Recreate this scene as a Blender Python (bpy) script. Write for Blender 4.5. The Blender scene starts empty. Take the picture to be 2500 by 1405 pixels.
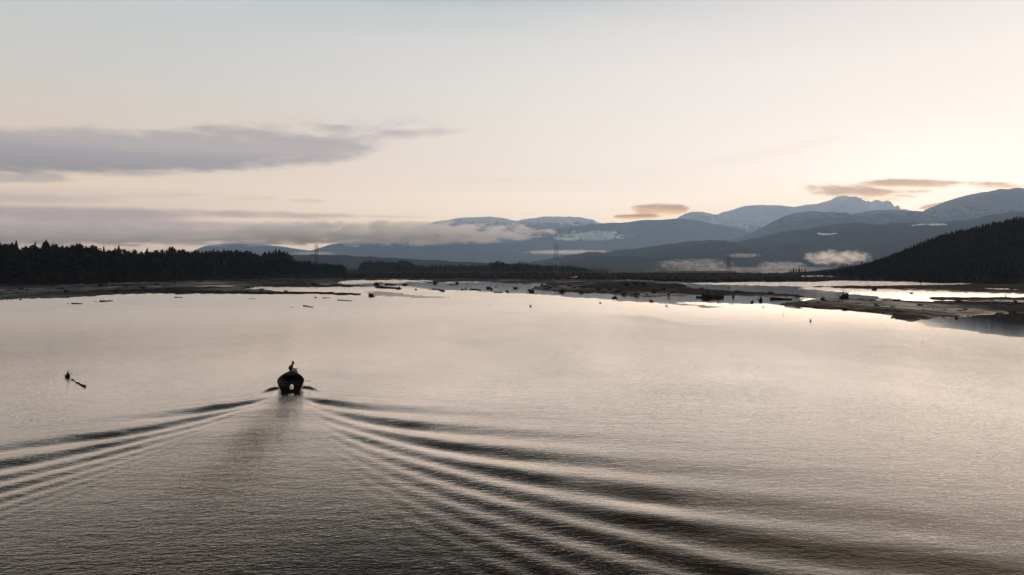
import bpy, math, random
import numpy as np
from mathutils import Vector, Matrix, noise as mnoise
R = math.radians
S = bpy.context.scene
C = S.collection
random.seed(7); rng = np.random.default_rng(7)

# ------------------------------------------------------------------ camera
F = 2000.0; H = 10.4; HOR = 650.0
PITCH = math.atan((702.5-HOR)/F)
cam = bpy.data.objects.new('camera', bpy.data.cameras.new('camera'))
C.objects.link(cam); S.camera = cam
cam.location = (0, 0, H); cam.rotation_euler = (R(90)-PITCH, 0, 0)
cam.data.sensor_width = 36; cam.data.lens = F/2500*36
cam.data.clip_start = 0.5; cam.data.clip_end = 60000

# ------------------------------------------------------------------ render / exposure
S.view_settings.view_transform = 'Standard'; S.view_settings.look = 'None'
S.view_settings.exposure = 0.14; S.view_settings.gamma = 1.0
S.cycles.use_denoising = True
S.cycles.max_bounces = 6; S.cycles.diffuse_bounces = 2; S.cycles.glossy_bounces = 3
S.cycles.volume_bounces = 4; S.cycles.transparent_max_bounces = 12
S.cycles.volume_max_steps = 128; S.cycles.volume_step_rate = 1.0
S.cycles.sample_clamp_indirect = 10

# ------------------------------------------------------------------ node expression helper
class E:
    nt = None
    def __init__(s, sock): s.s = sock
    def _b(a, op, b=None, c=None, clamp=False):
        n = E.nt.nodes.new('ShaderNodeMath'); n.operation = op; n.use_clamp = clamp
        for i, v in enumerate((a, b, c)):
            if v is None: continue
            if isinstance(v, E): E.nt.links.new(v.s, n.inputs[i])
            else: n.inputs[i].default_value = v
        return E(n.outputs[0])
    def __add__(a, b): return a._b('ADD', b)
    __radd__ = __add__
    def __sub__(a, b): return a._b('SUBTRACT', b)
    def __rsub__(a, b): return (a*-1.0)+b
    def __mul__(a, b): return a._b('MULTIPLY', b)
    __rmul__ = __mul__
    def __truediv__(a, b): return a._b('DIVIDE', b)
    def ex(a): return a._b('EXPONENT')
    def sq(a): return a*a
    def mx(a, b): return a._b('MAXIMUM', b)
    def mn(a, b): return a._b('MINIMUM', b)
    def cl(a): return a._b('ADD', 0.0, clamp=True)
    def pw(a, b): return a._b('POWER', b)
    def ss(a, lo, hi):
        n = E.nt.nodes.new('ShaderNodeMapRange'); n.interpolation_type = 'SMOOTHSTEP'
        E.nt.links.new(a.s, n.inputs[0]); n.inputs[1].default_value = lo; n.inputs[2].default_value = hi
        return E(n.outputs[0])
def xyz(x, y, z):
    n = E.nt.nodes.new('ShaderNodeCombineXYZ')
    for i, v in enumerate((x, y, z)):
        if isinstance(v, E): E.nt.links.new(v.s, n.inputs[i])
        else: n.inputs[i].default_value = v
    return n.outputs[0]
def noise(vec, scale=1, detail=4, rough=.55, dist=0.0, ntype='FBM'):
    n = E.nt.nodes.new('ShaderNodeTexNoise'); n.noise_type = ntype
    if vec is not None: E.nt.links.new(vec, n.inputs['Vector'])
    n.inputs['Scale'].default_value = scale; n.inputs['Detail'].default_value = detail
    n.inputs['Roughness'].default_value = rough; n.inputs['Distortion'].default_value = dist
    return E(n.outputs[0])
def ramp(fac, stops, interp='EASE'):
    n = E.nt.nodes.new('ShaderNodeValToRGB'); cr = n.color_ramp; cr.interpolation = interp
    while len(cr.elements) < len(stops): cr.elements.new(.5)
    for e, (p, c) in zip(cr.elements, stops):
        e.position = p; e.color = (*c, 1)
    E.nt.links.new(fac.s, n.inputs[0]); return n.outputs[0]
def mix(fac, a, b, bt='MIX'):
    n = E.nt.nodes.new('ShaderNodeMix'); n.data_type = 'RGBA'; n.blend_type = bt; n.clamp_factor = True
    for i, v in ((0, fac), (6, a), (7, b)):
        if isinstance(v, E): v = v.s
        if isinstance(v, bpy.types.NodeSocket): E.nt.links.new(v, n.inputs[i])
        elif isinstance(v, tuple): n.inputs[i].default_value = (*v, 1)
        else: n.inputs[i].default_value = v
    return n.outputs[2]
def lin(*c): return tuple((x/255/12.92 if x/255 <= .04045 else ((x/255+.055)/1.055)**2.4) for x in c)

# ------------------------------------------------------------------ world: evening sky
SUN_AZ, SUN_EL = 31.0, 3.0
w = bpy.data.worlds.new("World"); S.world = w; w.use_nodes = True
E.nt = nt = w.node_tree; nt.nodes.clear()
tc = nt.nodes.new('ShaderNodeTexCoord')
sep = nt.nodes.new('ShaderNodeSeparateXYZ'); nt.links.new(tc.outputs['Generated'], sep.inputs[0])
dx, dy, dz = (E(sep.outputs[i]) for i in range(3))
az = dx._b('ARCTAN2', dy)*57.29578
el = (dz.mx(-1).mn(1))._b('ARCSINE')*57.29578
# gradients by elevation: away from the sun, and towards it
t = (el.mx(0)/90.0).pw(0.5)
def P(e): return math.sqrt(max(e, 0)/90)
cool = ramp(t, [(P(0), lin(212,188,174)), (P(2), lin(220,198,182)), (P(5), lin(228,207,189)), (P(8), lin(221,204,190)), (P(12), lin(211,207,200)),
                (P(17.2), lin(200,206,206)), (P(20), (.30,.325,.35)), (P(27), (.12,.14,.165)), (P(55), (.05,.065,.09)), (1, (.07,.09,.12))], 'LINEAR')
warm = ramp(t, [(P(0), lin(252,226,202)), (P(4), lin(252,236,219)), (P(8), lin(250,240,231)), (P(13), lin(245,236,228)),
                (P(17.9), lin(225,220,216)), (P(19), (2.3,1.9,1.5)), (P(21), (4.8,3.85,2.95)), (P(28), (7.0,5.6,4.3)), (P(58), (2.4,2.0,1.6)), (1, (.10,.12,.15))], 'LINEAR')  # bright stops above the view are added to light the water by reflection
daz = az-SUN_AZ
wf = (daz._b('ABSOLUTE')).ss(62, 3)
base = mix(wf.pw(1.0+el.ss(15, 18.5)*3.5), cool, warm)
glow = ((((az-27.5)/7.0).sq()+((el-4.6)/3.2).sq())*-1.0).ex()
fill_glow_side = ((((az-56.0)/12.0).sq()+((el-14)/15.0).sq())*-1.0).ex()  # added bright patch right of the view, for the water to reflect
gl = mix(glow, (0,0,0), (.15,.14,.12)); gl2 = mix(fill_glow_side, (0,0,0), (1.6,1.35,1.05))
fill_glow_high = ((((az-47.0)/18.0).sq()+((el-40)/12.0).sq())*-1.0).ex()  # made-up high lobe out of view, brightens the near water at right
base = mix(1.0, base, mix(fill_glow_high, (0,0,0), (5.0,4.0,3.0)), 'ADD')
base = mix(1.0, base, gl, 'ADD'); base = mix(1.0, base, gl2, 'ADD')
v0 = noise(xyz(az/14.0+(el/9.0), el/2.6, 1.0), 1.0, 4, .6)
base = mix((v0.ss(.45, .8))*0.22, base, mix(wf, lin(228,214,205), lin(255,240,225)))
# Nishita sky under it all
sk = nt.nodes.new('ShaderNodeTexSky'); sk.sky_type = 'NISHITA'; sk.sun_disc = False
sk.sun_elevation = R(SUN_EL); sk.sun_rotation = R(SUN_AZ); sk.dust_density = 2
nis = mix(1.0, sk.outputs[0], (.003,.003,.003), 'MULTIPLY')
# clouds: bands given by their bearing and elevation
n_f = noise(xyz(az/5.0, el/1.3, 3.3), 1.0, 6, .62)
n_c = noise(xyz(az/11.0, el/1.9, 7.7), 1.0, 3, .5)
n_e = noise(xyz(az/1.9, el/.42, 9.1), 1.0, 6, .65, .4)
n_w = noise(xyz(az/1.6, el/.8, 5.1), 1.0, 5, .65, .6)
def pe(x, y):                      # photo pixel -> bearing, elevation (only for reading the layout)
    dxx = (x-1250)/F; dyy = (702.5-y)/F
    c, s_ = math.cos(PITCH), math.sin(PITCH)
    X, Y, Z = dxx, c+dyy*s_, -s_+dyy*c
    return math.degrees(math.atan2(X, Y)), math.degrees(math.atan2(Z, math.hypot(X, Y)))
def cloud(x0, y0, x1, y1, h, soft=.55, amp=1.0, fine=0.0):
    """a long cloud whose axis runs (x0,y0)-(x1,y1) in photo pixels, half thickness h px"""
    a0, e0 = pe(x0, y0); a1, e1 = pe(x1, y1); hh = h/F*57.3
    ca, hw = (a0+a1)/2, abs(a1-a0)/2
    sl = (e1-e0)/(a1-a0)
    v = (el-((az-ca)*sl+(e0+e1)/2))/hh
    u = (az-ca)/hw
    r = u.sq().sq()+v.sq()
    d = 1.0-r+((n_f-.5)*2.2*amp)+((n_c-.5)*1.2*amp)
    if fine: d = d+((n_e-.5)*fine)
    cloud.v = v
    return d.ss(0.0, soft*2)
grey = mix(wf, lin(163,155,158), lin(190,158,135))
def put(base, d, col, k=1.0): return mix(d*k, base, col)
HZ = 1.0
def cc(*c): return tuple(v*HZ for v in lin(*c))
main = cloud(-650, 368, 980, 346, 58, .36, .75, .7)
wisp = cloud(250, 338, 1060, 296, 44, 1.0, 1.5, 1.2)
tail = cloud(400, 352, 1160, 320, 17, .9, .8, .8)
base = put(base, wisp*n_w.ss(.35, .7), cc(196,184,182), .75)
base = put(base, tail, cc(172,162,165), .95)
shade = ramp(((el-pe(0, 405)[1])/(pe(0,330)[1]-pe(0,405)[1])).cl(), [(0, cc(146,144,152)), (.5, cc(157,153,161)), (1, cc(178,170,172))])
base = put(base, main, shade, .95)
for (x0,y0,x1,y1,h,c,k,am) in [
    (-300,424,200,440,13,(172,162,164),.85,.8), (-300,475,330,487,12,(200,182,176),.7,1.0),
    (150,480,520,476,6,(215,190,180),.6,1.0), (-600,520,600,526,22,(172,160,164),.95,.7),
    (350,520,900,528,11,(184,166,166),.9,1.0), (-600,560,800,562,28,(172,160,164),.95,.6),
    (300,545,900,556,12,(180,166,168),.8,.7),
    (700,489,800,492,6,(218,186,170),.8,.8), (560,485,690,484,4,(220,196,182),.6,.9),
    (860,527,1080,533,4,(214,186,172),.8,.8), (200,575,620,588,12,(196,176,172),.6,1.2),
    (-300,600,300,598,10,(200,178,172),.5,1.2), (860,430,1500,445,9,(238,214,196),.35,1.5),
    (1500,440,2100,330,16,(240,222,206),.3,1.5)]:
    base = put(base, cloud(x0,y0,x1,y1,h,.6,am,.9), cc(*c), k)
# small clouds near the sun, dark bodies with bright rims
for (x0,y0,x1,y1,h) in [(1535,510,1690,512,12),(1500,531,1620,528,5),(1945,468,2250,476,17),(2100,448,2370,450,9),(2340,450,2510,454,7),(2180,468,2290,466,5),(2240,510,2340,492,5)]:
    base = put(base, cloud(x0,y0+2,x1,y1+2,h*1.5,.9,1.0,2.4), (1.25,.86,.54), .6)
    d = cloud(x0,y0,x1,y1,h*1.25,.5,1.0,2.2)
    base = put(base, d, mix((cloud.v+(n_e-.5)*2.0).ss(-.9, .5), cc(236,192,150), cc(168,144,136)), .92)
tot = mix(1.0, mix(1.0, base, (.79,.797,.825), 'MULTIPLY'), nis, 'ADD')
# the valley air in front dims the sky behind it: give the sky its clear-air brightness
HAZE = 4.7e-5; FARY, TOPZ = 33000.0, 3000.0; AIR = (.165,.21,.28)
path = (FARY*1.05)*1.0
plen = ((el.mx(.3)*.0174533)._b('SINE')._b('POWER', -1.0)*TOPZ).mn(path)
T_ = (plen*-HAZE).ex()
oneT = 1.0-T_
tot = mix(1.0, tot, mix(oneT, (0,0,0), AIR), 'SUBTRACT')
inv = T_.pw(-1.0)
vm = nt.nodes.new('ShaderNodeVectorMath'); vm.operation = 'SCALE'; nt.links.new(tot, vm.inputs[0]); nt.links.new(inv.s, vm.inputs['Scale'])
vx = nt.nodes.new('ShaderNodeVectorMath'); vx.operation = 'MAXIMUM'; nt.links.new(vm.outputs[0], vx.inputs[0]); vx.inputs[1].default_value = (.02,.02,.02); tot = vx.outputs[0]
tot = mix(el.ss(-1.0, -6.0), tot, (.10,.09,.085))
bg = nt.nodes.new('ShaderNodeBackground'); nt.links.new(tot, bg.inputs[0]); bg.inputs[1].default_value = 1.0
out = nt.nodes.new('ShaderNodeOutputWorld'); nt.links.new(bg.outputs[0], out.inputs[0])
w.cycles.sampling_method = 'MANUAL'; w.cycles.sample_map_resolution = 1024

sun = bpy.data.objects.new('sun', bpy.data.lights.new('sun', 'SUN')); C.objects.link(sun)
sun.data.energy = 2.0; sun.data.angle = R(0.5); sun.data.color = (1, .72, .45)
d = Vector((math.sin(R(SUN_AZ))*math.cos(R(SUN_EL)), math.cos(R(SUN_AZ))*math.cos(R(SUN_EL)), math.sin(R(SUN_EL))))
sun.rotation_euler = d.to_track_quat('Z', 'Y').to_euler()

# ------------------------------------------------------------------ geometry helpers
cP, sP = math.cos(PITCH), math.sin(PITCH)
def ray(x, y):
    X = (x-1250)/F; v = (702.5-y)/F
    return X, cP+v*sP, -sP+v*cP
def gp(x, y, z=0.0):               # ground point seen at a place in the photo
    X, Y, Z = ray(x, y); t_ = (z-H)/Z
    return X*t_, Y*t_
def hat(y, D, x=1250):             # height of something at distance D whose top is at row y
    X, Y, Z = ray(x, y); return H+Z/Y*D
def xat(x, D, y=650): X, Y, Z = ray(x, y); return X/Y*D
def to_px(x, y, z=0.0):            # world -> layout coordinates (numpy)
    dz_ = z-H; f = y*cP-dz_*sP; u = y*sP+dz_*cP
    return 1250+F*x/f, 702.5-F*u/f

def mat(name, col, rough=.8, spec=.3, build=None, metal=0.0):
    m = bpy.data.materials.new(name); m.use_nodes = True
    E.nt = m.node_tree; b = m.node_tree.nodes['Principled BSDF']
    b.inputs['Base Color'].default_value = (*col, 1); b.inputs['Roughness'].default_value = rough
    b.inputs['Specular IOR Level'].default_value = spec; b.inputs['Metallic'].default_value = metal
    if build: build(m.node_tree, b)
    else:
        n = noise(obj_co(), 3.0, 4)
        c = mix(n.ss(.3,.75), tuple(v*.75 for v in col), tuple(v*1.25 for v in col))
        m.node_tree.links.new(c, b.inputs['Base Color'])
    return m
def obj_co():
    n = E.nt.nodes.new('ShaderNodeTexCoord'); return n.outputs['Object']
def geo_pos():
    n = E.nt.nodes.new('ShaderNodeNewGeometry'); s_ = E.nt.nodes.new('ShaderNodeSeparateXYZ')
    E.nt.links.new(n.outputs['Position'], s_.inputs[0])
    return tuple(E(s_.outputs[i]) for i in range(3)), n
def attr(name):
    n = E.nt.nodes.new('ShaderNodeAttribute'); n.attribute_name = name; return E(n.outputs['Fac'])
def bump(height, dist, strength=1.0):
    n = E.nt.nodes.new('ShaderNodeBump'); n.inputs['Distance'].default_value = dist
    if isinstance(strength, E): E.nt.links.new(strength.s, n.inputs['Strength'])
    else: n.inputs['Strength'].default_value = strength
    E.nt.links.new(height.s, n.inputs['Height']); return n.outputs[0]

def mesh_np(name, V, Fq, smooth=True):
    me = bpy.data.meshes.new(name); V = np.asarray(V, np.float32); Fq = np.asarray(Fq, np.int32)
    k = Fq.shape[1]
    me.vertices.add(len(V)); me.vertices.foreach_set('co', V.ravel())
    me.loops.add(Fq.size); me.loops.foreach_set('vertex_index', Fq.ravel())
    me.polygons.add(len(Fq)); me.polygons.foreach_set('loop_start', np.arange(0, Fq.size, k, dtype=np.int32))
    me.polygons.foreach_set('use_smooth', np.full(len(Fq), smooth))
    me.update(calc_edges=True); return me
def grid_faces(nr, nc, off=0):
    i = np.arange(nr-1)[:, None]*nc+np.arange(nc-1)[None, :]
    i = i.ravel()+off
    return np.stack([i, i+1, i+nc+1, i+nc], 1)
def link(name, me, m=None, parent=None):
    o = bpy.data.objects.new(name, me); C.objects.link(o)
    if m is not None and me is not None and not me.materials: me.materials.append(m)
    if parent is not None: o.parent = parent
    return o
def tag(o, label=None, cat=None, group=None, kind=None):
    if label: o['label'] = label
    if cat: o['category'] = cat
    if group: o['group'] = group
    if kind: o['kind'] = kind
    return o
def empty(name, loc, rz=0):
    o = bpy.data.objects.new(name, None); C.objects.link(o); o.location = loc; o.rotation_euler[2] = rz
    o.empty_display_size = .2; return o
class MB:
    def __init__(s): s.v = []; s.f = []
    def tube(s, pts, rad, n=8, cap=True, jit=0, rnd=random):
        pts = [Vector(p) for p in pts]; base = len(s.v)
        for i, p in enumerate(pts):
            dd = (pts[min(i+1, len(pts)-1)]-pts[max(i-1, 0)]).normalized()
            a = dd.orthogonal().normalized() if i == 0 else (a-dd*a.dot(dd)).normalized()
            b = dd.cross(a); r = rad[i] if hasattr(rad, '__len__') else rad
            for k in range(n):
                rr = r*(1+jit*rnd.uniform(-1, 1)); t_ = 2*math.pi*k/n
                s.v.append(p+a*math.cos(t_)*rr+b*math.sin(t_)*rr)
        for i in range(len(pts)-1):
            for k in range(n):
                q = base+i*n; s.f.append((q+k, q+(k+1)%n, q+n+(k+1)%n, q+n+k))
        if cap:
            s.f.append(tuple(base+k for k in reversed(range(n))))
            s.f.append(tuple(base+(len(pts)-1)*n+k for k in range(n)))
        return s
    def box(s, c, d, rot=None):
        base = len(s.v); c = Vector(c)
        for z in (-1, 1):
            for x, y in ((-1,-1),(1,-1),(1,1),(-1,1)):
                p = Vector((x*d[0]/2, y*d[1]/2, z*d[2]/2))
                if rot: p = rot @ p
                s.v.append(c+p)
        for f in ((3,2,1,0),(4,5,6,7),(0,1,5,4),(1,2,6,5),(2,3,7,6),(3,0,4,7)): s.f.append(tuple(base+k for k in f))
        return s
    def lump(s, c, rad, seed=0, amp=.3, fr=1.5, seg=12, rings=8):
        base = len(s.v); c = Vector(c)
        for i in range(rings+1):
            ph = math.pi*i/rings
            for k in range(seg):
                t_ = 2*math.pi*k/seg
                n = Vector((math.sin(ph)*math.cos(t_), math.sin(ph)*math.sin(t_), math.cos(ph)))
                q = 1+amp*2*mnoise.noise(n*fr+Vector((seed*7.3, seed*3.1, seed)))
                s.v.append(c+Vector((n.x*rad[0]*q, n.y*rad[1]*q, n.z*rad[2]*q)))
        for i in range(rings):
            for k in range(seg):
                a = base+i*seg+k; b = base+i*seg+(k+1)%seg; s.f.append((a, a+seg, b+seg, b))
        return s
    def mesh(s, name, smooth=False):
        me = bpy.data.meshes.new(name); me.from_pydata([tuple(v) for v in s.v], [], s.f)
        if smooth: me.polygons.foreach_set('use_smooth', [True]*len(me.polygons))
        me.update(); return me
    def build(s, name, m, parent=None, smooth=False): return link(name, s.mesh(name, smooth), m, parent)

def vnoise(x, y, seed=0):          # value noise, numpy
    r_ = np.random.default_rng(seed); T = r_.random((256, 256)).astype(np.float32)
    xi = np.floor(x).astype(int); yi = np.floor(y).astype(int); fx = x-xi; fy = y-yi
    fx = fx*fx*(3-2*fx); fy = fy*fy*(3-2*fy)
    g = lambda a, b: T[a & 255, b & 255]
    return (g(xi,yi)*(1-fx)+g(xi+1,yi)*fx)*(1-fy)+(g(xi,yi+1)*(1-fx)+g(xi+1,yi+1)*fx)*fy
def fbm(x, y, seed=0, oct=5, gain=.5):
    s_ = 0; a = 1; n_ = 0
    for o in range(oct): s_ = s_+a*vnoise(x*2**o, y*2**o, seed+o); n_ += a; a *= gain
    return s_/n_
def ridged(x, y, seed=0, oct=5, gain=.5):
    s_ = 0; a = 1; n_ = 0
    for o in range(oct):
        s_ = s_+a*(1-np.abs(2*vnoise(x*2**o, y*2**o, seed+o)-1)); n_ += a; a *= gain
    return s_/n_
def inpoly(px, py, poly):
    r_ = np.zeros(px.shape, bool); n = len(poly)
    for i in range(n):
        x0, y0 = poly[i]; x1, y1 = poly[(i+1) % n]
        if y0 == y1: continue
        c_ = ((y0 > py) != (y1 > py)) & (px < (x1-x0)*(py-y0)/(y1-y0)+x0)
        r_ ^= c_
    return r_

# ------------------------------------------------------------------ water
BOAT = Vector((-18.3, 67.4, 0)); HEAD = R(-9)   # heading, clockwise from +Y is positive
hd = Vector((math.sin(HEAD), math.cos(HEAD))); rt = Vector((hd.y, -hd.x))
def water():
    tt = np.linspace(-.72, .72, 1050)
    t_side = np.geomspace(.76, 9, 26)
    tt = np.concatenate([-t_side[::-1], tt, t_side])
    yy = [20.0]
    while yy[-1] < 32900: yy.append(yy[-1]+max(.045, .8*yy[-1]**2/20800*1.5) if yy[-1] < 900 else yy[-1]*1.08)
    y0 = np.geomspace(1.0, 19.5, 14)
    yy = np.concatenate([y0, yy]); yy[-1] = 32900
    X = yy[:, None]*tt[None, :]; X = np.clip(X, -29900, 29900); Y = np.repeat(yy[:, None], len(tt), 1)
    Z = np.zeros_like(X)
    # ship waves: sum of free waves behind a moving source
    sel = (Y > 21) & (Y < 135) & (np.abs(X/Y) < .75)
    xs, ys = X[sel], Y[sel]
    # moving source at the stern
    ox, oy = BOAT.x+hd.x*3.0, BOAT.y+hd.y*3.0
    A_ = -((xs-ox)*hd.x+(ys-oy)*hd.y); B_ = ((xs-ox)*rt.x+(ys-oy)*rt.y)*WN
    k0 = 2*math.pi/8.2
    th = np.linspace(R(8), R(79), 480); dth = th[1]-th[0]
    amp = (np.exp(-((th-R(46))/R(17))**2)*1.15+.55*np.exp(-((th-R(66))/R(8))**2))*(1/np.cos(th))
    kk = k0/np.cos(th)**2; amp = amp*np.exp(-(kk/15.0)**2)
    z = np.zeros(xs.shape, np.float32)
    A_ = A_.astype(np.float32); B_ = B_.astype(np.float32)
    for a, k, t_ in zip(amp, kk, th):
        ka, kb = np.float32(k*math.cos(t_)), np.float32(k*math.sin(t_))
        z += np.float32(a*dth)*(np.cos(ka*A_+kb*B_+.6)+np.cos(ka*A_-kb*B_+.6))
    B_ = B_/WN
    ahead = np.clip((A_-3.0)/6.0, 0, 1)
    wedge = np.clip((np.maximum(A_, 0)*1.05+2.6-np.abs(B_))/3.0, 0, 1)
    env = ahead*ahead*(3-2*ahead)*wedge
    rr = np.sqrt(A_**2+B_**2)
    z = z*(.45+1.05*fbm(xs/3.2, ys/4.5, 77, 3))*env*WAKE*np.exp(-rr/150)
    # bow wave shoulders thrown out at the hull
    h2 = (math.sin(R(-14.5)), math.cos(R(-14.5))); Ab = -((xs-BOAT.x)*h2[0]+(ys-BOAT.y)*h2[1])+3.0; Bb = (xs-BOAT.x)*h2[1]-(ys-BOAT.y)*h2[0]
    for sgn in (-1, 1):
        cl_ = .92+1.35*np.clip((Ab+.2)/3.2, 0, 1)
        z += .22*np.exp(-((np.abs(Bb)-cl_)/.32)**2)*np.exp(-((Ab-1.2)/1.25)**2)*(np.sign(Bb) == sgn)
    Z[sel] = z
    wash = np.zeros_like(X)
    la = A_-3.0
    bw = .5+.05*np.clip(la, 0, 60)
    cen = -.0012*np.clip(la, 0, 60)**2*0
    wash[sel] = np.clip(la/1.0, 0, 1)*np.exp(-((B_-cen)/bw)**2)*np.exp(-np.clip(la, 0, 99)/24)
    inw = np.zeros_like(X)
    inw[sel] = np.clip((np.maximum(A_-2, 0)*.42+.6-np.abs(B_))/3.0, 0, 1)*np.clip((A_-2)/10, 0, 1)
    # calm strips close to the bars and in the lee of the right bank (layout coordinates)
    px, py = to_px(X, Y); calm = np.zeros_like(X)
    px = px+(fbm(X/6, Y/7, 61, 5, .6)-.5)*60; py = py+(fbm(X/5, Y/9, 67, 5, .6)-.5)*7
    for q, poly in enumerate(CALM):
        calm = np.maximum(calm, inpoly(px, py, poly).astype(float)*(.3 if q in (4, 5) else 1))
    V = np.stack([X, Y, Z], -1).reshape(-1, 3); nr, nc = X.shape
    Fq = grid_faces(nr, nc)
    b = len(V)
    V = np.concatenate([V, [[-29900,-1500,0],[29900,-1500,0],[29900,.9,0],[-29900,.9,0]]])
    Fq = np.concatenate([Fq, [[b, b+1, b+2, b+3]]])
    me = mesh_np('water', V, Fq)
    for nm, a in (('wash', wash), ('calm', calm), ('inw', inw)):
        at_ = me.attributes.new(nm, 'FLOAT', 'POINT')
        at_.data.foreach_set('value', np.concatenate([a.ravel(), np.zeros(4)]).astype(np.float32))
    m = bpy.data.materials.new('river_water'); m.use_nodes = True; E.nt = nt = m.node_tree; nt.nodes.clear()
    (x, y, z), g = geo_pos()
    calm, wash, inw = attr('calm'), attr('wash'), attr('inw')
    rough_ = 1.0-calm*.93
    dst = (x.sq()+y.sq()).pw(.5)
    patch = noise(xyz(x/26.0, y/60.0, 0.0), 1.0, 3, .5)
    patch2 = noise(xyz(x/7.0, y/9.0, 4.0), 1.0, 3, .5)
    amp_ = (patch.ss(.25, .75)*.5+.65)*(patch2*.6+.7)
    # ripples: crests run roughly across the view, with two directions crossing
    c1 = noise(xyz(x*1.9+y*.4, y*3.6-x*.5, 1.0), 1.0, 3, .5, .3)
    c2 = noise(xyz(x*5.0-y*1.2, y*9.5+x*1.0, 2.0), 1.0, 3, .5, .2)
    c3 = noise(xyz(x*.35+y*.05, y*.8, 6.0), 1.0, 2, .5)
    hgt = c1*.9+c2*.55+c3*1.5+wash*noise(xyz(x*2.2, y*2.2, 8.0), 1.0, 4, .6)*1.6
    st = rough_*amp_*(1.0+inw*.3+wash*4.0)*(1.0+dst.ss(80, 260)*.8)
    nb = bump(hgt, RIP, (st*.36).mn(1.0))
    gls = nt.nodes.new('ShaderNodeBsdfGlossy'); gls.inputs['Color'].default_value = (1, .925, .85, 1); gls.distribution = 'MULTI_GGX'
    ro = (rough_*.9+.1)*(dst.ss(60, 260)*.24*(1.0-dst.ss(280, 420)*.75)+.06)
    nt.links.new(ro.s, gls.inputs['Roughness']); nt.links.new(nb, gls.inputs['Normal'])
    dif = nt.nodes.new('ShaderNodeBsdfDiffuse'); dif.inputs['Color'].default_value = (.014,.013,.012,1)
    fr = nt.nodes.new('ShaderNodeFresnel'); fr.inputs['IOR'].default_value = IOR; nt.links.new(nb, fr.inputs['Normal'])
    ms = nt.nodes.new('ShaderNodeMixShader'); nt.links.new((E(fr.outputs[0]).ss(.10, .46)).s, ms.inputs[0])
    nt.links.new(dif.outputs[0], ms.inputs[1]); nt.links.new(gls.outputs[0], ms.inputs[2])
    o_ = nt.nodes.new('ShaderNodeOutputMaterial'); nt.links.new(ms.outputs[0], o_.inputs[0])
    return tag(link('water', me, m), kind='structure')
WN = .62; WAKE = .145; RIP = .062; IOR = 1.34
CALM = [
    [(690,699),(1000,699),(1060,708),(1150,711),(1240,715),(1330,721),(1430,728),(1510,735),(1600,741),(1680,746),(1720,752),(1760,752),(1710,745),(1640,738),
     (1800,742),(1870,743),(1905,746),(1960,756),(1960,700),(1500,690),(1300,690),(1000,690)],
    [(900,712),(950,713),(1020,722),(1080,726),(1110,730),(1040,728),(960,724),(905,722)],
    [(2100,762),(2180,772),(2230,788),(2310,803),(2400,813),(2480,822),(2700,840),(4000,900),(4000,730),(2300,735)],
    [(1850,700),(2000,708),(2200,733),(2000,730),(1700,708)],
    [(1190,760),(1320,765),(1250,769),(1210,766)], [(1440,768),(1570,772),(1700,795),(1830,795),(1700,802),(1560,785)],
    [(1480,650),(2600,650),(2600,669),(1480,669)],
]
water()

# ------------------------------------------------------------------ ground: bed, mud bars, marsh (one sheet)
LAND = [  # mud bars and flats, layout coordinates
    [(-900,742),(0,734),(60,731),(150,729),(230,724),(300,720),(360,718),(430,719),(560,718),(640,719),(760,719),(880,722),(888,718),(800,714),(690,712),(600,706),(640,701),(700,702),
     (800,702),(900,701),(960,705),(978,708),(985,703),(900,698),(820,692),(835,687),(900,684),(990,684),(1000,688),(1070,692),(1100,690),(1160,689),(1280,694),(1330,693),(1345,696),(1310,701),
     (1290,707),(1330,711),(1400,715),(1480,718),(1520,722),(1580,726),(1660,725),(1720,722),(1780,722),(1850,724),(1900,727),(1970,725),(1940,721),(1800,712),(1700,706),(1672,699),(1668,694),(1720,691),
     (1800,690),(1800,660),(-900,660)],
    [(-900,660),(1480,660),(1480,668),(2700,668),(2900,690),(2700,693),(2370,693),(2230,689),(2110,687),(2040,686),(1990,689),(1850,690),(1700,692),(1500,686),(1300,684),(1000,684),(800,686),(-900,686)],
    [(1968,701),(2100,698),(2230,697),(2360,695),(2400,691),(3400,690),(3400,722),(2500,718),(2360,715),(2270,711),(2200,709),(2065,705)],
    [(2255,728),(2500,728),(3400,735),(3400,745),(2500,738),(2285,734)],
    [(1895,744),(1935,740),(1975,733),(2000,729),(2100,731),(2200,734),(2270,737),(2500,746),(3400,752),(3400,760),(2500,763),(2400,768),(2340,775),(2290,777),(2250,781),(2236,787),(2210,786),(2170,776),(2183,770),(2140,766),(2050,759),(1960,752)],
]
MARSH = [
    [(-900,640),(1480,640),(1480,667),(2900,667),(3400,700),(3400,692),(2370,692),(2230,688),(2110,686),(2040,685),(1990,688),(1850,688),(1700,690),(1550,684),(1300,682),(1000,680),(800,680),(640,681),(450,686),(250,692),(120,699),(0,700),(-900,702)],
    [(2280,699),(2400,692),(3400,690),(3400,722),(2500,716),(2370,713),(2290,706),(2150,706),(1990,702)],
    [(560,713),(700,714),(880,718),(880,722),(640,720),(450,717),(280,711),(450,710)],
    [(1672,700),(1800,711),(1960,722),(1990,728),(1900,724),(1780,716),(1650,703)],
    [(820,690),(990,690),(1040,694),(1000,700),(880,697)],
    [(2255,727),(3400,732),(3400,744),(2285,733)], [(1480,690),(1660,694),(1680,706),(1560,712),(1400,702)],
]
POOLS = [[(1955,674),(2038,674),(2038,676),(1955,676)], [(1382,677),(1400,676.5),(1420,677),(1400,678.5)],
         [(820,689),(900,685.5),(1010,685),(1050,687),(960,690),(900,691)], [(1010,691),(1160,691),(1290,697),(1200,700),(1080,697)],
         [(2376,704),(2450,705),(2500,709),(2440,708)], [(630,667.5),(660,668),(650,669)], [(742,667),(760,667),(750,668)]]
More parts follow.
